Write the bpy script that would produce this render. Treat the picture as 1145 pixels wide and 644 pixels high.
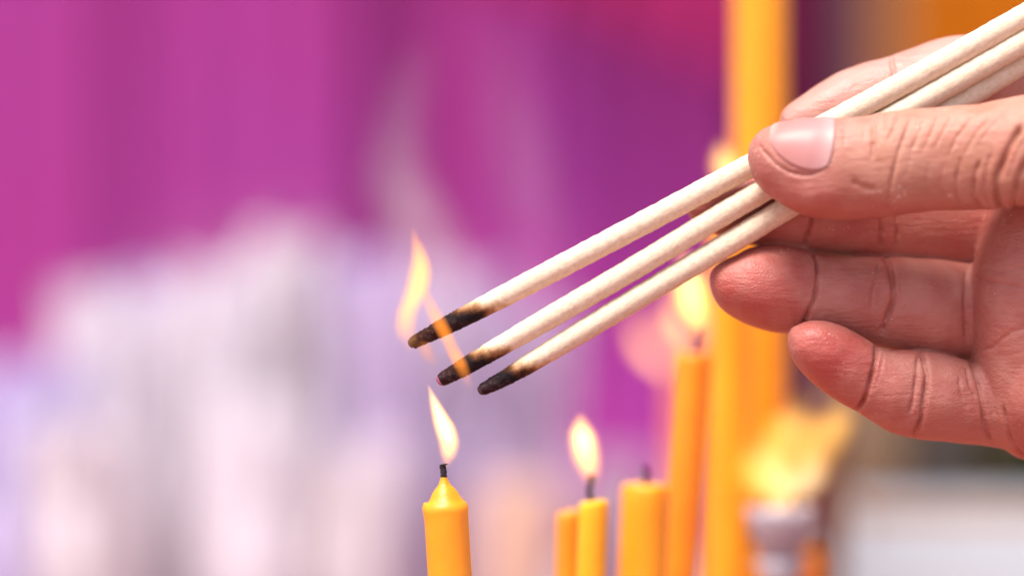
import bpy, bmesh, math, random
import numpy as np
from mathutils import Vector, Matrix, kdtree

random.seed(7)
rng = np.random.default_rng(7)
R = math.radians
for o in list(bpy.data.objects):
    bpy.data.objects.remove(o, do_unlink=True)
sc = bpy.context.scene
COL = sc.collection

# ------------------------------------------------------------------ camera
DIST = 0.600            # camera to the plane in focus (metres)
Z0 = 0.200              # height of the optical axis above the ground
PPM = 5.3007            # photo pixels per millimetre in the plane in focus
cam_d = bpy.data.cameras.new("camera")
cam = bpy.data.objects.new("camera", cam_d)
COL.objects.link(cam)
cam.location = (0, -DIST, Z0)
cam.rotation_euler = (R(90), 0, 0)
cam_d.lens = 100
cam_d.sensor_width = 36
cam_d.clip_start = 0.01
cam_d.clip_end = 100
cam_d.dof.use_dof = True
cam_d.dof.focus_distance = DIST - 0.004
cam_d.dof.aperture_fstop = 3.2
sc.camera = cam

# ------------------------------------------------------------------ light
SUN_EL, SUN_AZ = 65, 215          # azimuth measured clockwise from +Y
w = bpy.data.worlds.new("World")
sc.world = w
w.use_nodes = True
wn = w.node_tree
bg = wn.nodes["Background"]
sky = wn.nodes.new("ShaderNodeTexSky")
sky.sky_type = 'NISHITA'
sky.sun_disc = False
sky.sun_elevation = R(SUN_EL)
sky.sun_rotation = R(SUN_AZ)
sky.air_density = 1.0
sky.dust_density = 4.0
wn.links.new(sky.outputs[0], bg.inputs[0])
bg.inputs[1].default_value = 0.10
sun_d = bpy.data.lights.new("sun", 'SUN')
sun_d.energy = 2.6
sun_d.angle = R(24)
sun_d.color = (1.0, 0.95, 0.88)
sun = bpy.data.objects.new("sun", sun_d)
COL.objects.link(sun)
_d = Vector((math.sin(R(SUN_AZ)) * math.cos(R(SUN_EL)), math.cos(R(SUN_AZ)) * math.cos(R(SUN_EL)), math.sin(R(SUN_EL))))
sun.rotation_euler = _d.to_track_quat('Z', 'Y').to_euler()
sc.view_settings.view_transform = 'Standard'
sc.view_settings.look = 'None'
sc.view_settings.exposure = 1.1
sc.view_settings.gamma = 1
sc.cycles.use_denoising = True
sc.cycles.max_bounces = 8
sc.cycles.volume_bounces = 2
sc.cycles.transparent_max_bounces = 16

# ------------------------------------------------------------------ helpers
def P(px, py, dy=0.0):
    """A point of the place: its sight line through the photo and its depth dy in mm behind the plane in focus."""
    k = (DIST * 1000 + dy) / (DIST * 1000)
    return Vector(((px - 572.5) / PPM * k / 1000, dy / 1000, Z0 + (322 - py) / PPM * k / 1000))

def MM(px, dy=0.0):
    return px / PPM * (DIST * 1000 + dy) / (DIST * 1000) / 1000

def tag(o, label=None, cat=None, group=None, kind=None):
    if label: o["label"] = label
    if cat: o["category"] = cat
    if group: o["group"] = group
    if kind: o["kind"] = kind
    return o

def empty(name, loc, label, cat, group=None):
    o = bpy.data.objects.new(name, None)
    o.empty_display_size = 0.01
    COL.objects.link(o)
    o.location = loc
    return tag(o, label, cat, group)

def link_mesh(name, me, mat, parent=None):
    o = bpy.data.objects.new(name, me)
    COL.objects.link(o)
    if mat: me.materials.append(mat)
    if parent: o.parent = parent
    return o

def mesh_from(name, V, F, mat, parent=None, smooth=True):
    me = bpy.data.meshes.new(name)
    me.from_pydata([tuple(v) for v in V], [], F)
    me.update()
    if smooth:
        me.polygons.foreach_set("use_smooth", [True] * len(me.polygons))
    return link_mesh(name, me, mat, parent)

def from_bm(name, bm, mat, parent=None, smooth=True):
    me = bpy.data.meshes.new(name)
    bmesh.ops.recalc_face_normals(bm, faces=bm.faces)
    bm.to_mesh(me); bm.free()
    if smooth:
        me.polygons.foreach_set("use_smooth", [True] * len(me.polygons))
    return link_mesh(name, me, mat, parent)

def pchip(x, y, xq):
    """Monotone cubic interpolation."""
    x = np.asarray(x, float); y = np.asarray(y, float)
    h = np.diff(x); d = np.diff(y) / h
    m = np.zeros_like(y)
    for i in range(1, len(x) - 1):
        if d[i - 1] * d[i] > 0:
            w1, w2 = 2 * h[i] + h[i - 1], h[i] + 2 * h[i - 1]
            m[i] = (w1 + w2) / (w1 / d[i - 1] + w2 / d[i])
    m[0], m[-1] = d[0], d[-1]
    k = np.clip(np.searchsorted(x, xq) - 1, 0, len(h) - 1)
    t = (xq - x[k]) / h[k]
    return ((2*t**3 - 3*t**2 + 1) * y[k] + (t**3 - 2*t**2 + t) * h[k] * m[k]
            + (-2*t**3 + 3*t**2) * y[k + 1] + (t**3 - t**2) * h[k] * m[k + 1])

def sweep(C, A, B, N, seg=32, power=2.0, back=(0, -1, 0)):
    """Rings of a tube: centres C, half-sizes A along N and B along back."""
    th = np.linspace(0, 2 * math.pi, seg, endpoint=False)
    c, s = np.cos(th), np.sin(th)
    e = 2.0 / power
    cc, ss = np.sign(c) * np.abs(c) ** e, np.sign(s) * np.abs(s) ** e
    bk = np.asarray(back, float)
    V = (C[:, None, :] + N[:, None, :] * (A[:, None] * cc[None, :])[:, :, None]
         + bk[None, None, :] * (B[:, None] * ss[None, :])[:, :, None])
    return V

def ring_faces(n, seg, off=0, cap=True):
    F = []
    for i in range(n - 1):
        for j in range(seg):
            k = (j + 1) % seg
            F.append((off + i*seg + j, off + i*seg + k, off + (i+1)*seg + k, off + (i+1)*seg + j))
    if cap:
        F.append(tuple(off + j for j in reversed(range(seg))))
        F.append(tuple(off + (n-1)*seg + j for j in range(seg)))
    return F

# ------------------------------------------------------------------ materials
def new_mat(name):
    m = bpy.data.materials.new(name)
    m.use_nodes = True
    nt = m.node_tree
    return m, nt, nt.nodes["Principled BSDF"]

def N_(nt, typ, **kw):
    n = nt.nodes.new(typ)
    for k, v in kw.items():
        setattr(n, k, v)
    return n

def mottled(name, c1, c2, scale=40, rough=0.6, bump=0.0, bscale=None, stretch=(1, 1, 1), sss=0.0, sssr=0.002, detail=4):
    """Plain surface with two colours mixed by noise in object space and a fine bump."""
    m, nt, b = new_mat(name)
    tc = N_(nt, "ShaderNodeTexCoord")
    mp = N_(nt, "ShaderNodeMapping"); mp.inputs["Scale"].default_value = stretch
    nt.links.new(tc.outputs["Object"], mp.inputs[0])
    no = N_(nt, "ShaderNodeTexNoise"); no.inputs["Scale"].default_value = scale; no.inputs["Detail"].default_value = detail
    nt.links.new(mp.outputs[0], no.inputs["Vector"])
    cr = N_(nt, "ShaderNodeValToRGB")
    cr.color_ramp.elements[0].position = 0.32; cr.color_ramp.elements[0].color = (*c1, 1)
    cr.color_ramp.elements[1].position = 0.68; cr.color_ramp.elements[1].color = (*c2, 1)
    nt.links.new(no.outputs["Fac"], cr.inputs[0])
    nt.links.new(cr.outputs[0], b.inputs["Base Color"])
    b.inputs["Roughness"].default_value = rough
    if sss:
        b.inputs["Subsurface Weight"].default_value = sss
        b.inputs["Subsurface Radius"].default_value = (1.0, 0.5, 0.12)
        b.inputs["Subsurface Scale"].default_value = sssr
    if bump:
        n2 = N_(nt, "ShaderNodeTexNoise"); n2.inputs["Scale"].default_value = bscale or scale * 6; n2.inputs["Detail"].default_value = 6
        nt.links.new(mp.outputs[0], n2.inputs["Vector"])
        bp = N_(nt, "ShaderNodeBump"); bp.inputs["Strength"].default_value = bump; bp.inputs["Distance"].default_value = 0.0004
        nt.links.new(n2.outputs["Fac"], bp.inputs["Height"])
        nt.links.new(bp.outputs[0], b.inputs["Normal"])
    return m

# ------------------------------------------------------------------ the setting
ground = mesh_from("ground", [(-30, -30, 0), (30, -30, 0), (30, 30, 0), (-30, 30, 0)], [(0, 1, 2, 3)],
                   mottled("pale stone", (0.42, 0.42, 0.47), (0.60, 0.60, 0.66), scale=3, rough=0.55, bump=0.2, bscale=40), smooth=False)
tag(ground, kind="structure")

bounce_sheet = mesh_from("bounce_sheet", [(-1.4, -1.6, .004), (1.6, -1.6, .004), (1.6, 1.0, .004), (-1.4, 1.0, .004)], [(0, 1, 2, 3)],
                   mottled("dull red carpet", (0.27, 0.095, 0.075), (0.33, 0.125, 0.095), scale=25, rough=0.95, bump=0.4, bscale=900), smooth=False)
tag(bounce_sheet, kind="structure")  # unseen red sheet, added to cut and redden bounce from the pale ground

def box_bm(x0, x1, y0, y1, z0, z1, bevel=0.0, bm=None):
    bm = bm or bmesh.new()
    r = bmesh.ops.create_cube(bm, size=1.0, matrix=Matrix.Translation(((x0+x1)/2, (y0+y1)/2, (z0+z1)/2)) @ Matrix.Diagonal((x1-x0, y1-y0, z1-z0, 1)))
    if bevel:
        es = list({e for v in r['verts'] for e in v.link_edges})
        bmesh.ops.bevel(bm, geom=es, offset=bevel, segments=2, affect='EDGES')
    return bm

# far wall with a low plinth, at the back of the courtyard
t = empty("back_wall", (0.5, 2.10, 0), "tan plastered courtyard wall behind everything, seen below the hand", "wall")
def at_parent(o, root):
    o.parent = root
    o.matrix_parent_inverse = Matrix.Translation(-Vector(root.location))
    return o
at_parent(from_bm("wall_face", box_bm(-3, 4, 2.10, 2.30, 0, 2.4),
          mottled("tan plaster", (0.26, 0.17, 0.095), (0.36, 0.25, 0.15), scale=5, rough=0.85, bump=0.3, bscale=60), smooth=False), t)
at_parent(from_bm("plinth", box_bm(-3, 4, 2.06, 2.098, 0, 0.05, 0.006),
          mottled("tan stone", (0.30, 0.21, 0.14), (0.38, 0.28, 0.19), scale=9, rough=0.8), smooth=False), t)

def turned_post(name, px, dy, half_px, h, mat, label, cat):
    c = P(px, 322, dy); r = MM(half_px, dy)
    prof = [(r*1.25, 0), (r*1.25, .03), (r*1.05, .035), (r, .05), (r, h*.5), (r*.96, h*.9), (r*1.2, h*.92), (r*1.2, h), (0.0001, h)]
    V, F = [], []
    seg = 24
    for (rr, z) in prof:
        for j in range(seg):
            a = 2*math.pi*j/seg
            V.append((rr*math.cos(a), rr*math.sin(a), z))
    o = mesh_from(name, V, ring_faces(len(prof), seg), mat, smooth=True)
    o.location = (c.x, c.y, 0)
    return tag(o, label, cat)

turned_post("dark_post", 1056, 490, 28, 0.26, mottled("dark paint", (0.030, 0.024, 0.022), (0.05, 0.04, 0.035), scale=12, rough=0.5),
            "dark narrow post between tan stone block and green shrub, below the hand", "post")
turned_post("wooden_post", 931, 300, 15, 0.165, mottled("brown wood", (0.13, 0.050, 0.024), (0.18, 0.075, 0.036), scale=20, rough=0.6, stretch=(1, 1, .2)),
            "slim brown wooden post beside the pale yellow flowers", "post")
p0, p1 = P(940, 300, 520), P(1038, 300, 520)
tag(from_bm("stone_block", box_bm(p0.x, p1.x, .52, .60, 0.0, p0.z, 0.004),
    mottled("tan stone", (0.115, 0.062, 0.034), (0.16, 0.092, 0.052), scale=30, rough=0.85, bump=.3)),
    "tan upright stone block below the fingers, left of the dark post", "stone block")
p0, p1 = P(952, 566, 400), P(1420, 566, 400)
tb = empty("altar_table", ((p0.x+p1.x)/2, .45, 0), "low table under white cloth in the lower right corner", "table")
at_parent(from_bm("tablecloth", box_bm(p0.x, p1.x, .40, .475, 0.006, p0.z, 0.006),
    mottled("white cloth", (0.24, 0.24, 0.275), (0.30, 0.30, 0.335), scale=12, rough=0.8, bump=.2)), tb)
at_parent(from_bm("table_top", box_bm(p0.x + .004, p1.x - .004, .404, .471, p0.z - .012, p0.z - .0005, 0),
    mottled("table wood", (0.2, 0.1, 0.05), (0.25, 0.13, 0.07), scale=12)), tb)
turned_post("stone_pillar", 962, 1500, 24, 1.6, mottled("grey stone", (0.075, 0.062, 0.060), (0.12, 0.10, 0.09), scale=14, rough=0.8, bump=.3),
            "dark grey-brown stone pillar between plum drape and orange banner", "pillar")

# a leafy shrub beside the wall, blurred green behind the wrist
def leaf_mass(bm, c, rx, ry, rz, n, size):
    for _ in range(n):
        d = Vector((random.gauss(0, 1), random.gauss(0, 1), random.gauss(0, 1))).normalized()
        rr = random.uniform(0.45, 1.0)
        p = Vector((c[0] + d.x*rx*rr, c[1] + d.y*ry*rr, c[2] + d.z*rz*rr))
        q = d.to_track_quat('Z', 'Y').to_matrix() @ Matrix.Rotation(random.uniform(0, 6.28), 3, 'Z') @ Matrix.Rotation(random.uniform(-.8, .8), 3, 'X')
        s = size*random.uniform(.6, 1.3)
        vs = [bm.verts.new(p + q @ Vector(v)) for v in ((0, -s, 0), (s*.42, -s*.2, s*.08), (s*.3, s*.5, 0), (0, s, -s*.15), (-s*.3, s*.5, 0), (-s*.42, -s*.2, s*.08))]
        bm.faces.new(vs)
shp = P(1150, 560, 545)
shrub = empty("shrub", (shp.x, shp.y, 0), "low green leafy shrub on the paving, below the wrist", "shrub")
bm = bmesh.new(); leaf_mass(bm, (0, 0, 0.14), 0.026, 0.024, 0.11, 900, 0.009)
from_bm("foliage", bm, mottled("shrub leaf", (0.028, 0.036, 0.007), (0.06, 0.052, 0.015), scale=30, rough=0.5), shrub, smooth=False)
bm = bmesh.new()
for k in range(6):
    a = k*1.05
    bmesh.ops.create_cone(bm, cap_ends=True, segments=8, radius1=.003, radius2=.001, depth=.2,
        matrix=Matrix.Translation((.007*math.cos(a), .007*math.sin(a), .1)) @ Matrix.Rotation(.1, 4, Vector((-math.sin(a), math.cos(a), 0))))
from_bm("stems", bm, mottled("bark", (0.09, 0.06, 0.035), (0.14, 0.1, 0.06), scale=50), shrub)

# hanging cloths
def cloth_mat(name, c1, c2, scale=9):
    m = mottled(name, c1, c2, scale=scale, rough=0.75, stretch=(1.6, 1, .6), detail=2)
    b = m.node_tree.nodes["Principled BSDF"]
    b.inputs["Specular IOR Level"].default_value = 0.1
    return m

def drape(name, x0, x1, dy, top, bottom, mat, label, cat, folds=7, depth=0.0045, seed=0, slant=None):
    """A hung cloth with folds. x0..x1, top and bottom in the photo's pixels at depth dy; slant bends its lower hem."""
    a, b_ = P(x0, top, dy), P(x1, bottom, dy)
    zb = max(0.004, b_.z)
    nx, nz = 120, 40
    r = random.Random(seed)
    ph = [r.uniform(0, 6.28) for _ in range(4)]
    V, F = [], []
    for side in (0, 1):
        for i in range(nz + 1):
            v = i / nz
            for j in range(nx + 1):
                u = j / nx
                zlo = zb if slant is None else P(0, slant[0] + (slant[1]-slant[0])*u, dy).z
                z = a.z + (zlo - a.z)*v
                f = (math.sin(u*folds*6.28 + ph[0] + .5*math.sin(3*v + ph[1])) + .45*math.sin(u*folds*2.3*6.28 + ph[2] + v) + .5*math.sin(u*2.1*6.28 + ph[3]))
                amp = depth*(0.55 + 0.45*v)
                V.append((a.x + (b_.x - a.x)*u + .25*amp*math.cos(u*folds*6.28 + ph[0]), a.y + amp*f + side*0.0015, z))
    n1 = (nx+1)*(nz+1)
    for i in range(nz):
        for j in range(nx):
            q = i*(nx+1)+j
            F.append((q, q+1, q+nx+2, q+nx+1))
            F.append((n1+q, n1+q+nx+1, n1+q+nx+2, n1+q+1))
    for i in range(nz):
        for j in (0, nx):
            q = i*(nx+1)+j; F.append((q, q+nx+1, n1+q+nx+1, n1+q))
    for j in range(nx):
        for i in (0, nz):
            q = i*(nx+1)+j; F.append((q, q+1, n1+q+1, n1+q))
    o = mesh_from(name, V, F, mat)
    return tag(o, label, cat, "coloured cloths hung behind the candles")

drape("hanging_cloth", -900, 118, 1380, -420, 900, cloth_mat("magenta cloth", (0.31, 0.032, 0.19), (0.29, 0.036, 0.22)),
      "bright magenta cloth hanging at far left edge behind pale incense", "cloth", folds=11, seed=1)
drape("hanging_cloth", 100, 402, 1400, -420, 900, cloth_mat("magenta violet cloth", (0.30, 0.038, 0.225), (0.315, 0.034, 0.205)),
      "purplish magenta cloth hanging upper left, right of the bright magenta one", "cloth", folds=5, seed=2)
drape("hanging_cloth", 385, 585, 1440, -420, 900, cloth_mat("rose magenta cloth", (0.33, 0.036, 0.215), (0.31, 0.040, 0.24)),
      "deep rose magenta cloth hanging behind the flame on the incense", "cloth", folds=4, seed=3)
drape("hanging_cloth", 560, 835, 1390, -420, 900, cloth_mat("violet cloth", (0.33, 0.044, 0.28), (0.37, 0.040, 0.25), scale=6),
      "violet cloth hanging behind the middle of the incense sticks", "cloth", folds=5, seed=4)
drape("hanging_cloth", 470, 850, 1300, -420, 120, cloth_mat("crimson cloth", (0.28, 0.014, 0.085), (0.30, 0.018, 0.115)),
      "crimson cloth hung across the top, left of the tall candle", "cloth", folds=6, seed=5, slant=(-50, 95))
drape("hanging_cloth", 815, 945, 1460, -420, 900, cloth_mat("plum cloth", (0.12, 0.010, 0.045), (0.16, 0.015, 0.07)),
      "dark plum cloth hanging right of the tall yellow candle", "cloth", folds=3, seed=6)
bn = drape("banner", 995, 1330, 1780, -300, 330, cloth_mat("saffron cloth", (0.48, 0.115, 0.0015), (0.40, 0.11, 0.003)),
      "saffron orange banner hanging above the hand at upper right", "banner", folds=5, seed=8)
del bn["group"]

# ------------------------------------------------------------------ flames
def flame_mesh(name, pts, parent, strength, core, edge, base_fade=0.25, power=1.3, flat=0.75, soot=420):
    """A flame as a glowing gas body. pts: (px, py, half_px, dy, strength 0..1) from base to tip."""
    p0 = P(pts[0][0], pts[0][1], pts[0][3])
    W = [P(p[0], p[1], p[3]) - p0 for p in pts]
    zs = [v.z for v in W]; H = zs[-1]
    tn = [z / H for z in zs]
    xs = [v.x for v in W]; rs = [MM(p[2], p[3]) for p in pts]
    ys = [v.y for v in W]
    xmax = max(max(abs(x) for x in xs), 1e-5); rmax = max(rs); ymax = max(max(abs(y) for y in ys), 1e-5)
    tq = np.linspace(0, 1, 30)
    X, RR, Y = pchip(tn, xs, tq), pchip(tn, rs, tq), pchip(tn, ys, tq)
    seg = 16
    V = []
    for i in range(30):
        for j in range(seg):
            a = 2*math.pi*j/seg
            V.append((X[i] + RR[i]*1.1*math.cos(a), Y[i] + RR[i]*1.1*flat*math.sin(a), tq[i]*H))
    m = bpy.data.materials.new("flame glow"); m.use_nodes = True
    nt = m.node_tree; nt.nodes.clear()
    out = N_(nt, "ShaderNodeOutputMaterial")
    tc = N_(nt, "ShaderNodeTexCoord"); sp = N_(nt, "ShaderNodeSeparateXYZ")
    nt.links.new(tc.outputs["Object"], sp.inputs[0])
    def M(op, a, b=None, c=None):
        n = N_(nt, "ShaderNodeMath", operation=op)
        for i, v in enumerate((a, b, c)):
            if v is None: continue
            if isinstance(v, (int, float)): n.inputs[i].default_value = v
            else: nt.links.new(v, n.inputs[i])
        return n.outputs[0]
    zt = M('DIVIDE', sp.outputs[2], H)
    def curve(xv, yv):
        n = N_(nt, "ShaderNodeFloatCurve")
        cu = n.mapping.curves[0]
        xq = np.linspace(0, 1, 11); yq = pchip(xv, yv, xq)
        cu.points[0].location = (0, float(yq[0])); cu.points[1].location = (1, float(yq[-1]))
        for x, y in list(zip(xq, yq))[1:-1]:
            cu.points.new(float(x), float(np.clip(y, 0, 1)))
        n.mapping.update()
        nt.links.new(zt, n.inputs["Value"])
        return n.outputs[0]
    cx = M('MULTIPLY', M('SUBTRACT', curve(tn, [x/xmax*.5+.5 for x in xs]), .5), 2*xmax)
    cy = M('MULTIPLY', M('SUBTRACT', curve(tn, [y/ymax*.5+.5 for y in ys]), .5), 2*ymax)
    rad = M('MULTIPLY', curve(tn, [r/rmax for r in rs]), rmax)
    st = curve(tn, [p[4] for p in pts])
    dx = M('SUBTRACT', sp.outputs[0], cx)
    dyv = M('DIVIDE', M('SUBTRACT', sp.outputs[1], cy), flat)
    r2 = M('ADD', M('MULTIPLY', dx, dx), M('MULTIPLY', dyv, dyv))
    rr = M('DIVIDE', r2, M('MAXIMUM', M('MULTIPLY', rad, rad), 1e-9))
    fall = M('POWER', M('MAXIMUM', M('SUBTRACT', 1.0, rr), 0.0), power)
    mixf = M('MULTIPLY', fall, st)
    cr = N_(nt, "ShaderNodeValToRGB")
    cr.color_ramp.elements[0].color = (*edge, 1); cr.color_ramp.elements[0].position = 0.02
    cr.color_ramp.elements[1].color = (*core, 1); cr.color_ramp.elements[1].position = 0.85
    x_ = cr.color_ramp.elements.new(.45); x_.color = tuple(.62*edge[i] + .38*core[i] for i in range(3)) + (1,)
    nt.links.new(mixf, cr.inputs[0])
    em = N_(nt, "ShaderNodeEmission")
    nt.links.new(cr.outputs[0], em.inputs[0])
    nt.links.new(M('MULTIPLY', mixf, strength), em.inputs[1])
    ab = N_(nt, "ShaderNodeVolumeAbsorption"); ab.inputs["Color"].default_value = (1.0, .72, .25, 1)   # soot takes the blue
    nt.links.new(M('MULTIPLY', mixf, soot), ab.inputs["Density"])
    ash = N_(nt, "ShaderNodeAddShader")
    nt.links.new(em.outputs[0], ash.inputs[0]); nt.links.new(ab.outputs[0], ash.inputs[1])
    nt.links.new(ash.outputs[0], out.inputs["Volume"])
    try:
        m.cycles.volume_step_rate = 0.25
    except Exception:
        pass
    o = mesh_from(name, V, ring_faces(30, seg), m)
    o.matrix_world = Matrix.Translation(p0)
    if parent:
        bpy.context.view_layer.update()
        o.parent = parent
        o.matrix_parent_inverse = parent.matrix_world.inverted()
    return o

WHITE_HOT, YEL, ORG = (1.0, 0.78, 0.34), (1.0, 0.36, 0.045), (1.0, 0.34, 0.08)

# ------------------------------------------------------------------ candles
def wax_mat(name, c1, c2):
    m = mottled(name, c1, c2, scale=90, rough=0.42, bump=0.25, bscale=500, sss=0.45, sssr=0.005)
    return m
WAX = wax_mat("yellow wax", (0.86, 0.31, 0.008), (0.89, 0.35, 0.010))
WAX_O = wax_mat("orange wax", (0.86, 0.25, 0.006), (0.89, 0.29, 0.008))
WAX_T = wax_mat("deep golden wax", (0.90, 0.33, 0.006), (0.92, 0.37, 0.008))
WAX_G = wax_mat("golden wax", (0.92, 0.42, 0.008), (0.94, 0.46, 0.010))
WICK = mottled("burnt wick", (0.008, 0.006, 0.008), (0.03, 0.02, 0.025), scale=900, rough=0.9, bump=.6)

def candle(top, low, dy, half_px, mat, label, profile='rim', notch=0.0, wick=None, flame=None, group="yellow candles burning on the altar", name="candle", seed=0):
    """top / low: axis points of the photo at the rim and further down; the candle goes on down to the ground."""
    tp, lp = P(top[0], top[1], dy), P(low[0], low[1], dy)
    ax = (tp - lp).normalized()
    base = tp - ax*(tp.z/ax.z)
    H = (tp - base).length
    root = empty(name, base, label, "candle", group)
    root.rotation_mode = 'QUATERNION'
    root.rotation_quaternion = Vector((0, 0, 1)).rotation_difference(ax)
    bpy.context.view_layer.update()
    r = MM(half_px, dy)
    rr = random.Random(seed)
    seg = 48
    if profile == 'rim':        # slumped rim, wax cone pulled up round the wick
        prof = [(r*1.0, 0)] + [(r*(1.0 + rr.uniform(-.008, .012)), H*k/14) for k in range(1, 13)] + [
            (r*1.0, H-.0040), (r*1.005, H-.0024), (r*1.02, H-.0016), (r*1.015, H-.0009), (r*.97, H-.0004), (r*.90, H+.0001), (r*.81, H+.0005), (r*.72, H+.0010), (r*.64, H+.0017), (r*.55, H+.0025), (r*.44, H+.0032), (r*.33, H+.0037), (r*.24, H+.0043), (r*.185, H+.0050), (r*.15, H+.0056), (r*.10, H+.0062), (r*.02, H+.0062)]
    else:
        prof = [(r, 0)] + [(r*(1.0 + rr.uniform(-.012, .012)), H*k/14) for k in range(1, 13)] + [
            (r, H-.004), (r*1.0, H-.0018), (r*.97, H-.0007), (r*.90, H), (r*.75, H-.0002), (r*.5, H-.0008), (r*.25, H-.0008), (r*.02, H-.0006)]
    V = []
    for (q, z) in prof:
        for j in range(seg):
            a = 2*math.pi*j/seg
            k = max(0.0, min(1.0, (z - (H - .004))/.004))
            dz = 0.0
            if notch:
                dz = -notch*k*(0.5 - 0.5*math.tanh(9*(math.cos(a)*q/r + .16)))
            dz += k*(.00012*math.sin(3*a + seed) + .00008*math.sin(5*a + 2*seed)) * (q/r)
            qq = q*(1 + .012*math.sin(2*a + seed + z*40) + .008*math.sin(5*a + z*90))
            if profile == 'rim' and H-.006 < z < H+.0004:    # a run of wax swelling over the left of the rim
                bump = math.exp(-((a - math.pi)/.42)**2)
                qq *= 1 + .06*bump*k
                dz += .0006*bump*k
            V.append((qq*math.cos(a), qq*math.sin(a), z + dz))
    from_obj = mesh_from("wax_body", V, ring_faces(len(prof), seg), mat, root)
    if wick:
        inv = root.matrix_world.inverted()
        pts = [inv @ P(px, py, dy) for (px, py) in wick]
        C = np.array([[p.x, p.y, p.z] for p in pts])
        tq = np.linspace(0, 1, 14); ts = np.linspace(0, 1, len(C))
        CC = np.stack([pchip(ts, C[:, k], tq) for k in range(3)], 1) if len(C) > 2 else np.stack([np.interp(tq, ts, C[:, k]) for k in range(3)], 1)
        wr = 0.00068
        A = np.full(14, wr)*(1 + .10*np.sin(np.arange(14)*1.9)); A[-1] *= .55; A[-3:-1] *= 1.3
        Vw = sweep(CC, A, A, np.tile(np.array([1., 0, 0]), (14, 1)), 10).reshape(-1, 3)
        mesh_from("wick", Vw, ring_faces(14, 10), WICK, root)
    if flame:
        for f in flame:
            flame_mesh("flame", f['pts'], root, f['s'], f.get('core', WHITE_HOT), f.get('edge', YEL), power=f.get('pw', 1.6))
    return root

candle((498, 563), (503, 643), 0, 24.5, WAX, "yellow candle in sharp focus, flame just below the incense tips",
       profile='rim', wick=[(496.2, 534), (496, 527), (495, 521), (497.5, 518)],
       flame=[dict(pts=[(498, 523, 4, 0, .05), (501, 512, 10, 0, .28), (502, 498, 14, 0, .6), (498, 480, 14.5, 0, 1), (491, 462, 11, 0, .95), (485, 447, 7, 0, .75), (479, 430, 1.5, 0, .4)], s=1000)], seed=1)
candle((664, 558), (661, 643), 38, 16.5, WAX_G, "yellow candle with blurred upright flame, second lit one from the left",
       profile='flat', notch=0.0008, wick=[(661, 560), (659, 548), (661, 538), (662, 530)],
       flame=[dict(pts=[(661, 544, 8, 38, .0), (659, 528, 16, 38, .35), (655, 508, 20, 38, .7), (652, 490, 19, 38, 1), (650, 476, 14, 38, .65), (649, 462, 3, 38, .35)], s=700)], seed=2)
candle((637, 570), (636, 643), 50, 14.5, WAX_O, "short orange candle pressed against the left of the second yellow one", profile='flat', notch=.0006, seed=9)
candle((722, 541), (718, 643), 56, 27, WAX_T, "unlit yellow candle with pale top, third from the left", profile='flat',
       wick=[(722, 542), (722, 530), (721, 521)], seed=3)
candle((776, 394), (758, 643), 78, 21.5, WAX_O, "leaning orange candle with large blurred flame under the incense sticks", profile='flat',
       wick=[(776, 396), (778, 380), (780, 366)],
       flame=[dict(pts=[(779, 378, 10, 78, 0), (777, 360, 20, 78, .45), (774, 340, 26, 78, .85), (771, 318, 25, 78, 1), (768, 298, 16, 78, .8), (765, 274, 3, 78, .3)], s=400)], seed=4)
candle((817, 236), (815, 643), 120, 24, WAX_T, "golden candle behind ring fingertip, its flame peeking above the sticks", profile='flat',
       wick=[(815, 236), (814, 222), (813, 208)],
       flame=[dict(pts=[(814, 224, 7, 120, 0), (813, 205, 16, 120, .6), (811, 188, 19, 120, 1), (809, 174, 15, 120, .9), (806, 156, 3, 120, .4)], s=330)], seed=5)
candle((850, -220), (850, 643), 150, 31, WAX_T, "very tall thick golden candle rising past the top of the picture", profile='flat', seed=6, name="tall_candle")

# far small candles, only their out-of-focus light shows between the nearer ones
for i, (px, py, dy, hp, dx, lab) in enumerate([
        (764, 424, 430, 10, -40, "far candle whose wind-bent peach flame blurs left of the leaning candle"),
        (778, 392, 330, 10, -14, "far candle whose blurred flame glows just behind the leaning candle"),
        (806, 392, 250, 10, -6, "far candle with blurred flame beside the ring fingertip")]):
    candle((px, py), (px, 643), dy, hp, WAX_O, lab, profile='flat', wick=[(px, py), (px, py - 8)], seed=10+i,
           group="far blurred candles",
           flame=[dict(pts=[(px, py-5, 6, dy, 0), (px+dx*.35, py-16, 13, dy, .6), (px+dx*.75, py-32, 17, dy, 1), (px+dx, py-50, 14, dy, .8), (px+dx*1.2, py-74, 2, dy, .3)], s=430, edge=ORG)])

# ------------------------------------------------------------------ oil lamp with a cluster of blurred flames
lp_ = P(872, 575, 118)
lamp = empty("oil_lamp", (lp_.x, lp_.y, 0), "grey pedestal oil lamp with broad cream yellow flames, left of the brown post", "oil lamp")
bpy.context.view_layer.update()
zr = P(0, 566, 118).z
def lathe(name, prof, mat, root, seg=40):
    V = [(q*math.cos(2*math.pi*j/seg), q*math.sin(2*math.pi*j/seg), z) for (q, z) in prof for j in range(seg)]
    return mesh_from(name, V, ring_faces(len(prof), seg), mat, root)
GLZ = mottled("grey glaze", (0.34, 0.30, 0.36), (0.44, 0.39, 0.46), scale=60, rough=0.3)
lathe("pedestal", [(.014, 0), (.014, .003), (.010, .008), (.0055, .02), (.0048, zr*.45), (.0045, zr - .018), (.007, zr - .0135), (.001, zr - .0130)], GLZ, lamp)
lathe("bowl", [(.002, zr - .0138), (.005, zr - .0125), (.0075, zr - .008), (.0085, zr - .003), (.0088, zr), (.0080, zr), (.0076, zr - .005), (.0005, zr - .007)], GLZ, lamp)
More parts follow.
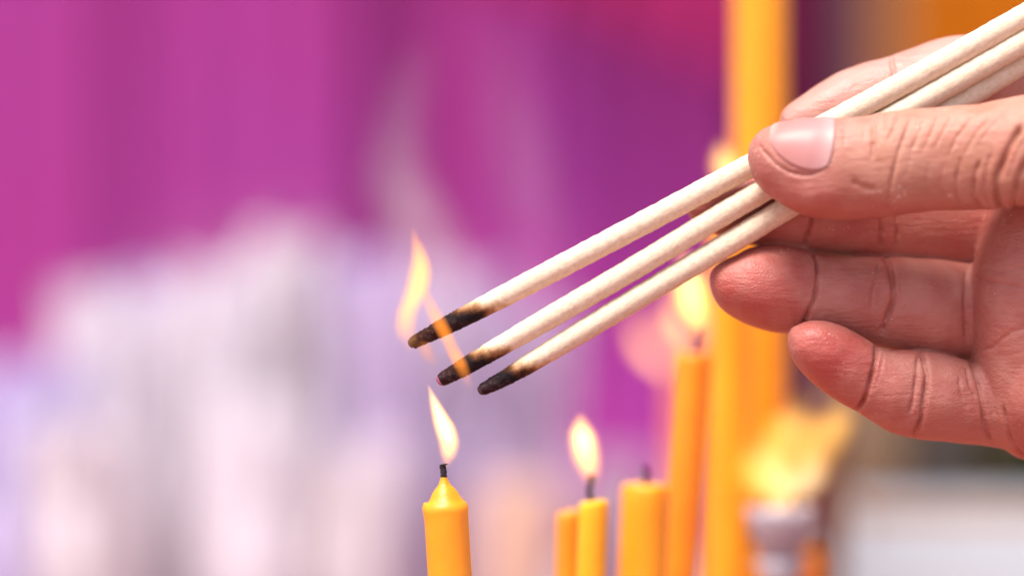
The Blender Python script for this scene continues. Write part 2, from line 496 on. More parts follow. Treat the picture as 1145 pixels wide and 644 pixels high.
for wx in (-.004, .004):
    C = np.array([[wx, 0, zr - .008 + .0012*k] for k in range(10)]); A = np.full(10, .0009)
    mesh_from("wick", sweep(C, A, A, np.tile(np.array([1., 0, 0]), (10, 1)), 8).reshape(-1, 3), ring_faces(10, 8), WICK, lamp)
CREAM, AMB = dict(core=(1.0, .76, .42), edge=(1.0, .56, .20), power=.9, soot=60), dict(core=(1.0, .64, .20), edge=(1.0, .46, .06), power=.9, soot=140)
flame_mesh("flame", [(868, 578, 8, 114, 0), (858, 560, 17, 114, .5), (846, 538, 22, 114, 1), (838, 516, 19, 114, .8), (832, 490, 3, 114, .1)], lamp, 75, **AMB)
flame_mesh("flame", [(870, 578, 9, 116, 0), (870, 558, 24, 116, .7), (868, 536, 29, 116, 1), (860, 512, 24, 116, .7), (850, 480, 3, 116, .1)], lamp, 85, **CREAM)
flame_mesh("flame", [(874, 578, 9, 120, 0), (886, 560, 22, 120, .6), (900, 538, 29, 120, 1), (908, 516, 24, 120, .7), (914, 488, 3, 120, .1)], lamp, 85, **CREAM)
flame_mesh("flame", [(876, 574, 8, 124, 0), (896, 540, 18, 124, .15), (912, 510, 30, 124, .7), (926, 480, 32, 124, 1), (938, 458, 19, 124, .6), (946, 436, 3, 124, .1)], lamp, 70, **AMB)
flame_mesh("flame", [(873, 574, 8, 118, 0), (876, 540, 22, 118, .25), (880, 506, 36, 118, .9), (884, 478, 36, 118, 1), (890, 456, 20, 118, .6), (896, 428, 3, 118, .1)], lamp, 72, **AMB)
candle((893, 616), (893, 643), 170, 27, WAX_O, "short orange candle low in front of the grey oil lamp", profile='flat', wick=[(889, 612), (889, 602)], seed=31)

# ------------------------------------------------------------------ bundles of pale incense standing behind
def bundle(px, top, half, dy, col, label, n=120, jit=60, seed=0, wrap_top=None, wrapcol=(.7, .66, .7)):
    r = random.Random(seed)
    c = P(px, 322, dy); zt = P(px, top, dy).z
    hw = MM(half, dy)
    root = empty("incense_bundle", (c.x, c.y, 0), label, "incense", "bundles of pale incense standing at left")
    m = mottled("pale incense", tuple(.86*v for v in col), col, scale=25, rough=0.8, stretch=(3, 3, .3))
    V, F = [], []
    for k in range(n):
        a = r.uniform(0, 6.28); q = r.uniform(.82, 1.0) if k % 3 else math.sqrt(r.random())
        x, y = hw*q*math.cos(a), hw*.8*q*math.sin(a)
        h = zt + MM(r.uniform(-jit, jit*.6), dy)
        rad = r.uniform(.0014, .0021)
        lx, ly = r.gauss(0, .0015) + x*.12, r.gauss(0, .002)
        off = len(V)
        for z, s in ((0.0, 1), (h*.5, 1), (h-.003, 1), (h, .6)):
            for j in range(7):
                b = 2*math.pi*j/7
                V.append((x*.72 + (x*.28 + lx)*z/h + rad*s*math.cos(b), y*.72 + (y*.28+ly)*z/h + rad*s*math.sin(b), z))
        F += ring_faces(4, 7, off)
    mesh_from("sticks", V, F, m, root)
    wt = P(px, wrap_top or 600, dy).z
    prof = [(hw*.86, .002), (hw*.90, wt*.4), (hw*.93, wt*.7), (hw*.97, wt), (hw*.94, wt-.0015), (hw*.90, wt*.5), (hw*.85, .004)]
    V = []
    for i, (q, z) in enumerate(prof):
        for j in range(28):
            a = 2*math.pi*j/28
            e = 1 + .035*math.sin(5*a + seed)
            V.append((q*e*math.cos(a), q*.8*e*math.sin(a), z + (.002*math.sin(2*a + seed) if i in (3, 4) else 0)))
    mesh_from("paper_wrap", V, ring_faces(len(prof), 28, cap=False), mottled("wrap paper", tuple(.9*v for v in wrapcol), wrapcol, scale=40, rough=0.8), root)
    return root

LIL, BLU, CRM, PNK, WHT = (.52, .39, .60), (.44, .38, .65), (.60, .51, .57), (.55, .39, .58), (.62, .55, .64)
BUN = [
    (-25, 402, 46, 330, LIL, "lilac incense bundle cut by the left edge", 560),
    (52, 408, 44, 300, BLU, "bluish lilac incense bundle, second from left edge, short", 540),
    (134, 322, 40, 300, WHT, "taller whitish incense bundle rising beside the short bluish one", 500),
    (196, 312, 36, 330, BLU, "lavender incense bundle just left of the whitest bundle", 480),
    (254, 300, 27, 290, WHT, "narrow whitest incense bundle with bright top", 520),
    (318, 262, 28, 320, CRM, "beige incense bundle, the tallest of the left half", 450),
    (376, 288, 36, 340, BLU, "bluish lavender bundle right of the tallest beige one", 430),
    (440, 300, 36, 310, LIL, "lilac incense bundle behind the flame on the incense tips", 470),
    (512, 305, 36, 330, LIL, "pinkish lilac bundle straight above the sharp candle", 480),
    (580, 345, 34, 350, PNK, "pink incense bundle between the first two candles, at back", 500),
    (90, 470, 38, 240, CRM, "low cream incense bundle near the lower left corner", 560),
    (286, 440, 34, 230, WHT, "low white incense bundle in front of the tallest beige one", 560),
    (392, 500, 34, 240, CRM, "low cream incense bundle left of the sharp candle", 585),
    (578, 540, 24, 220, (.66, .42, .34), "short tan incense bundle between the first two candles", 600),
    (690, 520, 26, 420, (.50, .34, .46), "dusky mauve bundle seen between second and third candle", 570),
]
for i, (px, top, half, dy, col, lab, wt) in enumerate(BUN):
    bundle(px, top + 26, half*1.5, dy + 360, col, lab, seed=20 + i, wrap_top=wt, wrapcol=tuple(.90*v for v in col))

# ------------------------------------------------------------------ the three held incense sticks
def stick_mat(name, L, char, scorch, tip):
    """Pale pressed-wood paste, charred towards x = 0 in object space."""
    m, nt, b = new_mat(name)
    tc = N_(nt, "ShaderNodeTexCoord"); sp = N_(nt, "ShaderNodeSeparateXYZ")
    nt.links.new(tc.outputs["Object"], sp.inputs[0])
    no = N_(nt, "ShaderNodeTexNoise"); no.inputs["Scale"].default_value = 420; no.inputs["Detail"].default_value = 5
    nt.links.new(tc.outputs["Object"], no.inputs["Vector"])
    mp = N_(nt, "ShaderNodeMapping"); mp.inputs["Scale"].default_value = (.6, 1, 1)
    nt.links.new(tc.outputs["Object"], mp.inputs[0])
    grain = N_(nt, "ShaderNodeTexNoise"); grain.inputs["Scale"].default_value = 1500; grain.inputs["Detail"].default_value = 6
    nt.links.new(mp.outputs[0], grain.inputs["Vector"])
    wob = N_(nt, "ShaderNodeMath", operation='MULTIPLY_ADD'); wob.inputs[1].default_value = -.007; wob.inputs[2].default_value = .0035
    nt.links.new(no.outputs["Fac"], wob.inputs[0])
    # scorched further along the underside
    under = N_(nt, "ShaderNodeMath", operation='MULTIPLY_ADD'); under.inputs[1].default_value = 1.3
    nt.links.new(sp.outputs[2], under.inputs[0]); nt.links.new(sp.outputs[0], under.inputs[2])
    ad = N_(nt, "ShaderNodeMath", operation='ADD')
    nt.links.new(under.outputs[0], ad.inputs[0]); nt.links.new(wob.outputs[0], ad.inputs[1])
    nrm = N_(nt, "ShaderNodeMath", operation='DIVIDE'); nrm.inputs[1].default_value = scorch
    nt.links.new(ad.outputs[0], nrm.inputs[0])
    cr = N_(nt, "ShaderNodeValToRGB")
    e = cr.color_ramp.elements
    e[0].position = 0; e[0].color = (0.030, 0.010, 0.014, 1)
    e[1].position = 1; e[1].color = (0.74, 0.60, 0.46, 1)
    for p, c in ((char/scorch*.75, (0.018, 0.010, 0.012, 1)), (char/scorch, (0.010, 0.007, 0.010, 1)), (char/scorch + (1-char/scorch)*.25, (.07, .028, .012, 1)), (char/scorch + (1-char/scorch)*.5, (.28, .13, .06, 1)), (char/scorch + (1-char/scorch)*.75, (.56, .37, .22, 1))):
        x = e.new(p); x.color = c
    nt.links.new(nrm.outputs[0], cr.inputs[0])
    ashn = N_(nt, "ShaderNodeTexNoise"); ashn.inputs["Scale"].default_value = 1100; ashn.inputs["Detail"].default_value = 3
    nt.links.new(tc.outputs["Object"], ashn.inputs["Vector"])
    a1 = N_(nt, "ShaderNodeMapRange"); a1.inputs[1].default_value = .52; a1.inputs[2].default_value = .68
    nt.links.new(ashn.outputs["Fac"], a1.inputs[0])
    a2 = N_(nt, "ShaderNodeMapRange"); a2.inputs[1].default_value = char/scorch; a2.inputs[2].default_value = char/scorch*.5; a2.inputs[4].default_value = .55
    nt.links.new(nrm.outputs[0], a2.inputs[0])
    a3 = N_(nt, "ShaderNodeMath", operation='MULTIPLY'); nt.links.new(a1.outputs[0], a3.inputs[0]); nt.links.new(a2.outputs[0], a3.inputs[1])
    am = N_(nt, "ShaderNodeMix", data_type='RGBA'); am.inputs[7].default_value = (.10, .075, .08, 1)
    nt.links.new(a3.outputs[0], am.inputs[0]); nt.links.new(cr.outputs[0], am.inputs[6])
    gm = N_(nt, "ShaderNodeMix", data_type='RGBA', blend_type='MULTIPLY'); gm.inputs[0].default_value = 1
    gr = N_(nt, "ShaderNodeValToRGB"); gr.color_ramp.elements[0].color = (.88, .84, .78, 1); gr.color_ramp.elements[0].position = .33; gr.color_ramp.elements[1].position = .6
    nt.links.new(grain.outputs["Fac"], gr.inputs[0])
    nt.links.new(am.outputs[2], gm.inputs[6]); nt.links.new(gr.outputs[0], gm.inputs[7])
    nt.links.new(gm.outputs[2], b.inputs["Base Color"])
    b.inputs["Roughness"].default_value = .9
    b.inputs["Specular IOR Level"].default_value = .2
    bp = N_(nt, "ShaderNodeBump"); bp.inputs["Strength"].default_value = .35; bp.inputs["Distance"].default_value = .00025
    nt.links.new(grain.outputs["Fac"], bp.inputs["Height"]); nt.links.new(bp.outputs[0], b.inputs["Normal"])
    return m
EMBER = mottled("ember end", (0.20, 0.035, 0.09), (0.46, 0.15, 0.27), scale=700, rough=.9, bump=.6)

EMBER_D = mottled("burnt end", (0.03, 0.010, 0.016), (0.08, 0.025, 0.04), scale=700, rough=.9, bump=.6)

def held_stick(pts, label, char, scorch, taper, ember_label):
    W = [P(*p[:3]) for p in pts]
    o0 = W[0]; ax = (W[-1] - o0).normalized()
    # local frame: x along the stick, z up
    yv = Vector((0, 0, 1)).cross(ax).normalized(); zv = ax.cross(yv)
    Mx = Matrix((ax, yv, zv)).transposed().to_4x4(); Mx.translation = o0
    root = empty("incense_stick", o0, label, "incense stick", "three incense sticks held in the hand")
    root.matrix_world = Mx
    bpy.context.view_layer.update()
    inv = Mx.inverted()
    L = [inv @ p for p in W]
    n = 420
    xs = [p.x for p in L]
    x = np.concatenate([np.linspace(0, .012, 40), np.linspace(.0123, xs[-1], n - 40)])
    C = np.stack([x, pchip(xs, [p.y for p in L], x), pchip(xs, [p.z for p in L], x)], 1)
    rad = pchip([0, .001, .004, .012, .03, .08, .30], [1.15*taper, 1.35*taper, 1.58*taper, 2.05, 2.40, 2.52, 2.58], x)/1000
    rad *= 1 + .012*np.sin(x*900 + pts[0][0]) + .01*np.sin(x*2300)
    rad[0] *= .8
    Nn = np.tile(np.array([0, 0, 1.]), (n, 1))
    V = sweep(C, rad, rad, Nn, 28)
    V[:40] += rng.normal(0, .00007, V[:40].shape)
    V[40:] += rng.normal(0, .000022, V[40:].shape)
    mesh_from("stick_body", V.reshape(-1, 3), ring_faces(n, 28), stick_mat("incense paste", xs[-1], char, scorch, 0), root)
    # ashy ember on the burnt end
    bm = bmesh.new()
    bmesh.ops.create_uvsphere(bm, u_segments=20, v_segments=12, radius=1)
    for v in bm.verts:
        s = .92*taper/1000*(1 + .10*math.sin(v.co.y*7) + random.uniform(-.04, .04))
        v.co = Vector((v.co.x*.0006, v.co.y*s, v.co.z*s))
    em = from_bm("burnt_end", bm, EMBER if 'purpl' in ember_label else EMBER_D, root)
    em["label"] = ember_label
    em.location = (-.0001, 0, 0)
    return root

held_stick([(460, 384, 0), (512, 357.5, 0), (600, 312, 0), (771, 222, 0), (1006, 96, 0), (1145, 18.5, 0), (1330, -86, 0)],
           "uppermost incense stick in the hand, longest char and flame at tip", .0120, .0190, 1.0, "dark burnt end")
held_stick([(492, 425.5, -.5), (527.5, 405.5, -.5), (679, 317.5, 0), (838, 222, 0), (1032, 112, 0), (1145, 47, 0), (1330, -60, 0)],
           "middle incense stick in the hand with purple ashen burnt end", .0080, .0150, 1.1, "purplish ashen end")
held_stick([(538, 436.5, 0), (574, 417, 0), (713, 333, .5), (838, 258, .8), (1076, 112, 2.6), (1145, 70, 3.4), (1330, -44, 5)],
           "lowest incense stick in the hand with shortest char", .0060, .0125, 1.0, "dark burnt end")

fl = empty("incense_flame", P(478, 385, -3.5), "thin forked orange flame licking up round the incense tips", "flame")
bpy.context.view_layer.update()
flame_mesh("flame_tongue", [(463, 398, 5.6, -3.6, 0), (457, 382, 12.6, -3.6, .18), (453, 366, 14.7, -3.6, .55), (455, 350, 14.7, -3.6, .8), (462, 334, 16.1, -3.6, .9), (468, 316, 16.8, -3.6, 1), (470, 298, 14.7, -3.6, 1), (468, 280, 10.5, -3.6, .8), (464, 265, 6.3, -3.6, .5), (461, 252, 1.4, -3.6, .15)], fl, 230, (1.0, .62, .22), (1.0, .42, .12), power=1.1)
flame_mesh("flame_tongue", [(527, 440, 3.6, -4.5, 0), (520, 420, 8.4, -4.5, .35), (512, 402, 10.8, -4.5, .95), (503, 384, 10.2, -4.5, .7), (494, 366, 11.4, -4.5, .95), (486, 350, 10.8, -4.5, .6), (479, 336, 9.6, -4.5, .45), (473, 318, 6.0, -4.5, .2), (470, 304, 1.2, -4.5, 0)], fl, 290, (1.0, .30, .03), (1.0, .30, .06), power=1.1)
flame_mesh("flame_tongue", [(486, 412, 5.2, -1, 0), (479, 398, 10.4, -1, .5), (474, 386, 10.4, -1, .7), (468, 372, 2.6, -1, 0)], fl, 110, (1.0, .40, .14), (1.0, .34, .12), power=1)

# ------------------------------------------------------------------ the hand
FING = {
 'thumb': [(840.5,158,-8.5,.5,.4),(842,158,-9,10,3),(846,160,-9.5,20,5),(853,164,-10,29,6.5),(864,170.5,-10.5,39,7.6),(880,177,-11,47.5,8.2),(898,183,-11.5,52.5,8.6),(913,187,-11.6,56,8.8),(936,189,-12,57,9),(965,188,-12,57.5,9),(992,184,-12.5,58,9.2),(1047,178,-13,58,9),(1094,176,-14,59,9.5),(1145,168,-15,61,10.5),(1210,165,-15,72,13),(1300,200,-12,100,16),(1420,260,-4,118,18),(1520,290,4,108,16)],
 'index': [(873,142,9,.5,.5),(876,140,9,9,3.5),(882,138,9.5,16,5),(895,133,10,21,6.2),(907,129,10.2,25,7),(921,124,10.5,29,7.5),(939,118,10.8,33.5,8),(956,113,11,36.5,8.2),(977,107.5,11,38.5,8.3),(1005,101,11,39,8.5),(1032,92,11,40,8.7),(1060,86,11,43.5,9),(1085,84,11,45,9.2),(1130,82,12,48,9.5),(1200,100,13,55,11),(1300,150,14,70,12),(1450,230,14,70,13)],
 'middle': [(766,227,9,.5,.5),(769,227,9,10,3.5),(776,228,9.5,19,5),(788,229,10,27,6.5),(805,230,10.2,34,7.4),(830,231,10.5,41,8),(870,232,11.5,47,8.3),(912,235,12.3,49,8.2),(960,239,13,50,8.6),(1000,243,13.5,51,8.6),(1050,246,14,53,9),(1100,248,14.5,55,9.5),(1200,252,14,60,11),(1320,265,14,65,12),(1460,280,14,65,13)],
 'ring': [(795,304,4.5,.5,.5),(797,305,4.7,9,3.2),(802,308,5,18,5),(809,311.5,5.2,26,6.2),(825,316,5.5,38,7.6),(849,320,6,46,8.4),(870,323,6.3,48.5,8.6),(890,326,6.6,48,8.4),(912,330,7,46.5,7.9),(950,334,7,47.5,8.6),(990,338,7.5,51,8.2),(1040,345,8.8,55.5,8.9),(1088,349,11,56,9),(1140,352,13,58,10),(1240,345,13,62,12),(1340,335,14,62,13),(1460,320,14,60,13)],
 'pinky': [(884,369,-4,.5,.4),(886,370.5,-4,8,3),(891,374,-4,17,4.6),(899,379,-4,25,5.8),(912,387,-3.7,32,6.6),(930,399,-3.2,36.5,7),(950,412,-2.6,38,7),(968,423,-1.6,37.5,6.7),(985,430,-.8,41,7.1),(1005,436,0,47,7.8),(1028,441,1,50,7.6),(1060,446,3,48,8.0),(1090,452,5,45,8),(1140,455,9,48,9.5),(1240,430,12,55,12),(1340,390,14,55,13),(1460,350,14,50,13)],
 'palm': [(1182,150,8,1,.5),(1181,156,8,24,6),(1176,180,7,48,10),(1168,215,6,58,11.5),(1160,245,5,56,12),(1149,290,4.2,57,12.4),(1143,325,4,58,12.5),(1145,370,4.4,59,12.5),(1150,410,4.8,60,12.5),(1157,450,5,60,12.3),(1168,478,6,50,11.5),(1179,497,7,35,9),(1186,508,8,12,4),(1187,511,8,1,.5)],
 'forearm': [(1300,300,12,150,12),(1380,300,10,150,17),(1500,290,9,145,19),(1650,270,9,150,22),(1900,235,9,165,28),(2300,180,9,190,34)],
}
ORDER = ['thumb', 'index', 'middle', 'ring', 'pinky', 'forearm', 'palm']
PADS = [(1198,440,1,84,72,15,4),(1300,330,12,190,180,14,5)]

class Finger:
    def __init__(self, pts):
        C = np.array([P(p[0], p[1], p[2])[:] for p in pts])
        A = np.array([MM(p[3], p[2]) for p in pts]); B = np.array([p[4]/1000 for p in pts])
        s = np.concatenate([[0], np.cumsum(np.linalg.norm(np.diff(C, axis=0), axis=1))])
        self.px = np.array([p[0] for p in pts], float)
        self.s, self.C, self.A, self.B = s, C, A, B
    def at(self, q):
        C = np.stack([pchip(self.s, self.C[:, k], q) for k in range(3)], 1)
        # squared radii interpolate smoothly through a round tip
        A = np.sqrt(np.maximum(pchip(self.s, self.A**2, q), 1e-10)); B = np.sqrt(np.maximum(pchip(self.s, self.B**2, q), 1e-10))
        e = 4e-4
        # broad tangent keeps the rings from crossing
        q0, q1 = np.clip(q - 4e-3, 0, self.s[-1]), np.clip(q + 4e-3, 0, self.s[-1])
        T = np.stack([pchip(self.s, self.C[:, k], q1) - pchip(self.s, self.C[:, k], q0) for k in range(3)], 1)
        T[:, 1] = 0; T /= np.linalg.norm(T, axis=1)[:, None]
        Nn = np.stack([-T[:, 2], np.zeros(len(q)), T[:, 0]], 1)
        return C, A, B, Nn
    def s_of_px(self, px):
        return np.interp(px, self.px, self.s)

FO = {k: Finger(v) for k, v in FING.items()}
V_all, F_all, ID = [], [], []
off = 0
for i, k in enumerate(ORDER):
    f = FO[k]; L = f.s[-1]
    q = np.concatenate([np.linspace(0, .006, 22), np.arange(.0066, L, .0009)])
    C, A, B, Nn = f.at(q)
    V = sweep(C, A, B, Nn, 48, 2.15)
    V_all.append(V.reshape(-1, 3)); F_all += ring_faces(len(q), 48, off); ID += [i]*(len(q)*48); off += len(q)*48
for (px, py, dy, rx, rz, ry, idd) in PADS:
    bm = bmesh.new(); bmesh.ops.create_icosphere(bm, subdivisions=5, radius=1)
    c = P(px, py, dy); vs = np.array([v.co[:] for v in bm.verts])
    vs = vs*np.array([MM(rx, dy), ry/1000, MM(rz, dy)]) + np.array(c[:])
    F_all += [tuple(off + v.index for v in fc.verts) for fc in bm.faces]
    V_all.append(vs); ID += [6]*len(vs); off += len(vs); bm.free()
V_all = np.concatenate(V_all); ID = np.array(ID)
raw = mesh_from("hand_raw", V_all, F_all, None)
md = raw.modifiers.new("r", 'REMESH'); md.mode = 'VOXEL'; md.voxel_size = 0.00034
dg = bpy.context.evaluated_depsgraph_get()
hand_me = bpy.data.meshes.new_from_object(raw.evaluated_get(dg))
bpy.data.objects.remove(raw, do_unlink=True)
hand_me.name = "hand"
n = len(hand_me.vertices)
co = np.empty(n*3); hand_me.vertices.foreach_get("co", co); co = co.reshape(-1, 3)
ed = np.empty(len(hand_me.edges)*2, dtype=np.int64); hand_me.edges.foreach_get("vertices", ed); ed = ed.reshape(-1, 2)
deg = np.bincount(ed.ravel(), minlength=n).astype(float)
def lap(v):
    out = np.empty_like(v)
    for k in range(v.shape[1]):
        out[:, k] = np.bincount(ed[:, 0], v[ed[:, 1], k], n) + np.bincount(ed[:, 1], v[ed[:, 0], k], n)
    return out/deg[:, None]
def photo_px(v):
    k = (DIST + v[:, 1])/DIST
    return v[:, 0]*1000/k*PPM + 572.5, 322 - (v[:, 2] - Z0)*1000/k*PPM
for it in range(4):
    co = co + .5*(lap(co) - co)
U, W_ = photo_px(co)
palm_w = np.clip((U - 1108)/30, 0, 1)
palm_w = np.maximum(palm_w*np.clip((W_ - 245)/15, 0, 1), np.clip((U - 1082)/12, 0, 1)*np.clip((W_ - 408)/10, 0, 1))
for it in range(14):
    co = co + .5*palm_w[:, None]*(lap(co) - co)
kd = kdtree.KDTree(len(V_all[::2]))
for i, v in enumerate(V_all[::2]): kd.insert(v, i)
kd.balance()
id2 = ID[::2]
vid = np.array([id2[kd.find(v)[1]] for v in co])

def normals(v):
    hand_me.vertices.foreach_set("co", v.ravel()); hand_me.update()
    nn = np.empty(n*3); hand_me.vertices.foreach_get("normal", nn)
    return nn.reshape(-1, 3)
nr = normals(co)
U, W_ = photo_px(co)
def poly_dist(pts):
    P2 = np.array(pts, float)
    d = np.full(n, 1e9); along = np.zeros(n)
    tot = np.concatenate([[0], np.cumsum(np.linalg.norm(np.diff(P2, axis=0), axis=1))])
    for a, b, s0, s1 in zip(P2[:-1], P2[1:], tot[:-1], tot[1:]):
        ab = b - a; l2 = (ab**2).sum()
        tt = np.clip(((U - a[0])*ab[0] + (W_ - a[1])*ab[1])/l2, 0, 1)
        dd = np.hypot(U - a[0] - tt*ab[0], W_ - a[1] - tt*ab[1])
        m = dd < d
        d[m] = dd[m]; along[m] = (s0 + tt[m]*(s1 - s0))/tot[-1]
    return d/PPM, along
T_, I_, M_, R_, K_, A_ = 0, 1, 2, 3, 4, 6
CREASES = [   # finger ids, polyline in photo pixels, depth mm, width mm
 ((R_,), [(908,280),(914,293),(914,314),(911,335),(904,350),(896,368)], .75, .55),
 ((R_,), [(983,292),(980,306),(975,328),(974,346)], .28, .35),
 ((R_,), [(988,283),(995,295),(999,317),(999,337),(993,354),(986,372)], .85, .75),
 ((R_,), [(1006,310),(1008,335),(1003,352)], .22, .35),
 ((R_,), [(1080,300),(1079,340),(1081,390)], .35, .8),
 ((K_,), [(980,386),(980,400),(976,417),(971,435),(965,449),(956,462)], .95, .6),
 ((K_,), [(988,394),(984,415),(977,438)], .22, .4),
 ((K_,), [(1028,392),(1026,405),(1025,420),(1022,442),(1016,464)], .45, .5),
 ((K_,), [(1031,392),(1037,420),(1033,449),(1030,469),(1020,492)], .8, .65),
 ((K_,), [(1072,418),(1074,440),(1082,458)], .25, .5),
 ((K_, A_), [(1080,410),(1084,430),(1092,446)], .3, .5),
 ((M_,), [(910,236),(906,255),(899,276)], .7, .5),
 ((M_,), [(985,236),(986,262),(984,276)], .6, .5),
 ((M_,), [(1002,236),(1004,262),(1000,280)], .45, .5),
 ((K_, A_), [(1086,405),(1095,428),(1098,450),(1101,470),(1109,496)], .7, .6),
 ((K_, A_), [(1122,455),(1125,475),(1132,495),(1146,514)], .6, .6),
 ((A_, R_, M_), [(1087,309),(1114,317),(1146,322)], .35, .4),
 ((A_, R_, K_), [(1092,394),(1110,388),(1130,372),(1150,366)], .25, .6),
 ((A_,), [(1100,300),(1118,304),(1150,296)], .18, .4),
 ((T_,), [(976,136),(977,158),(975,179)], .42, .38),
 ((T_,), [(992,126),(990,148)], .30, .35),
 ((T_,), [(1006,126),(1000,142),(993,158)], .38, .38),
 ((T_,), [(1020,130),(1011,153),(1004,172),(999,192),(994,214),(993,242)], .42, .45),
 ((T_,), [(984,142),(982,164)], .15, .3),
 ((T_,), [(1034,134),(1026,154),(1018,172)], .20, .35),
 ((T_,), [(1050,128),(1042,148),(1030,172)], .17, .35),
 ((T_,), [(1066,126),(1056,146),(1044,168)], .17, .35),
 ((T_,), [(1086,132),(1070,154),(1060,176)], .20, .4),
 ((T_,), [(1110,128),(1090,152),(1078,174)], .22, .4),
 ((T_,), [(1075,176),(1070,198),(1069,218),(1074,236)], .35, .5),
 ((T_,), [(1096,178),(1090,200),(1088,220),(1097,236)], .45, .7),
 ((T_,), [(1142,142),(1126,172),(1115,198),(1114,222),(1125,240)], .95, .95),
 ((T_,), [(1150,176),(1138,200),(1132,222),(1136,238)], .6, .8),
 ((T_,), [(1150,150),(1136,174),(1126,200)], .25, .4),
 ((T_,), [(950,202),(964,209),(980,213)], .25, 1.0),
 ((T_,), [(928,134),(927.5,150),(926.5,170),(925,182),(918,190),(908,195.5),(897,196),(882,192.5),(868,184),(855,171),(847,160)], .42, .38),
 ((T_,), [(1040,180),(1036,200),(1038,222)], .12, .4),
 ((T_,), [(1056,182),(1052,204),(1055,226)], .14, .4),
 ((T_,), [(1110,168),(1103,190),(1101,214),(1106,232)], .3, .5),
 ((T_,), [(1128,122),(1108,142),(1096,160)], .15, .4),
 ((T_,), [(1100,122),(1080,140),(1068,158)], .12, .35),
 ((T_,), [(1012,150),(1006,166),(1003,180)], .12, .3),
 ((T_,), [(1024,152),(1018,178),(1012,200)], .12, .35),
 ((T_,), [(966,140),(966,160)], .12, .3),
 ((T_,), [(945,138),(944,165)], .08, .3),
 ((I_,), [(996,62),(998,76),(1002,90)], .55, .5),
 ((I_,), [(950,100),(960,96)], .12, .4),
]
disp = np.zeros(n)
front = np.clip(-nr[:, 1]*2.2 + .25, 0, 1)
for ids, pts, dep, wid in CREASES:
    d, al = poly_dist(pts)
    mk = np.isin(vid, ids)*front
    ends = np.clip(np.minimum(al, 1 - al)*7, 0, 1)**.7 if dep < .6 else np.clip(np.minimum(al, 1-al)*14 + .35, 0, 1)
    wob = 1 + .25*np.sin(al*17 + dep*40)
    disp -= 1.4*dep*wob*mk*ends*np.exp(-(d/(wid*.66))**2)*.001
    disp += .09*dep*mk*ends*np.exp(-((d - 2.2*wid)/(1.3*wid))**2)*.001
# finger pads and knuckle swellings
def swell(ids, x, y, rx, ry, h):
    global disp
    g = np.exp(-(((U - x)/rx)**2 + ((W_ - y)/ry)**2))
    disp += np.isin(vid, ids)*front*g*h*.001
swell((R_,), 850, 320, 34, 30, .8); swell((R_,), 948, 335, 22, 30, .5); swell((R_,), 1042, 345, 26, 34, .6)
swell((K_,), 925, 392, 26, 24, .6); swell((K_,), 998, 436, 14, 28, .5); swell((K_,), 1058, 448, 16, 28, .5)
swell((T_,), 905, 222, 34, 14, .7); swell((T_,), 1000, 172, 30, 40, .3); swell((T_,), 945, 160, 20, 20, -.25)
swell((T_,), 1128, 215, 22, 26, 1.3); swell((T_,), 1140, 175, 26, 30, .6); swell((A_, K_), 1135, 470, 14, 25, .5)
# slow unevenness of living skin
low = (np.sin(co[:, 0]*410 + 1)*np.sin(co[:, 2]*370 + 2) + .6*np.sin(co[:, 0]*820 + co[:, 2]*590))*.00006
co = co + nr*(disp + low)[:, None]
for it in range(1):
    co = co + .4*(lap(co) - co)
normals(co)
# true tint of the skin: redder pads and nail fold, browner back of the thumb; plus sky light painted on the index
def g(x, y, rx, ry): return np.exp(-(((U - x)/rx)**2 + ((W_ - y)/ry)**2))
red = np.zeros(n)
red += np.isin(vid, (R_,))*(.75*g(840, 325, 60, 50) + .42)
red += np.isin(vid, (K_,))*(.75*g(925, 400, 55, 50) + .32)
red += np.isin(vid, (M_,))*.65
red += np.isin(vid, (I_,))*(.35*g(900, 125, 60, 40))
red += np.isin(vid, (T_,))*(.8*g(880, 222, 70, 26) + .5*g(850, 190, 22, 30) + .35*g(985, 228, 40, 18))
red += np.isin(vid, (A_, 5))*.42
brown = np.isin(vid, (T_,))*np.clip((U - 915)/70, 0, 1)*np.clip((232 - W_)/40, 0, 1)
index_lit = np.isin(vid, (I_,))*1.0  # whole index lightened in colour for the sky light it catches
for nm, arr in (("redness", red), ("tan", brown), ("index_lit", index_lit)):
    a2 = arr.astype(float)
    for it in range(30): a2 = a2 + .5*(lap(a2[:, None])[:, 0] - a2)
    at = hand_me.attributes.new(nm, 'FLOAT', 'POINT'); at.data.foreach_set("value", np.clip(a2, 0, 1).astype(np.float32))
hand_me.polygons.foreach_set("use_smooth", [True]*len(hand_me.polygons))

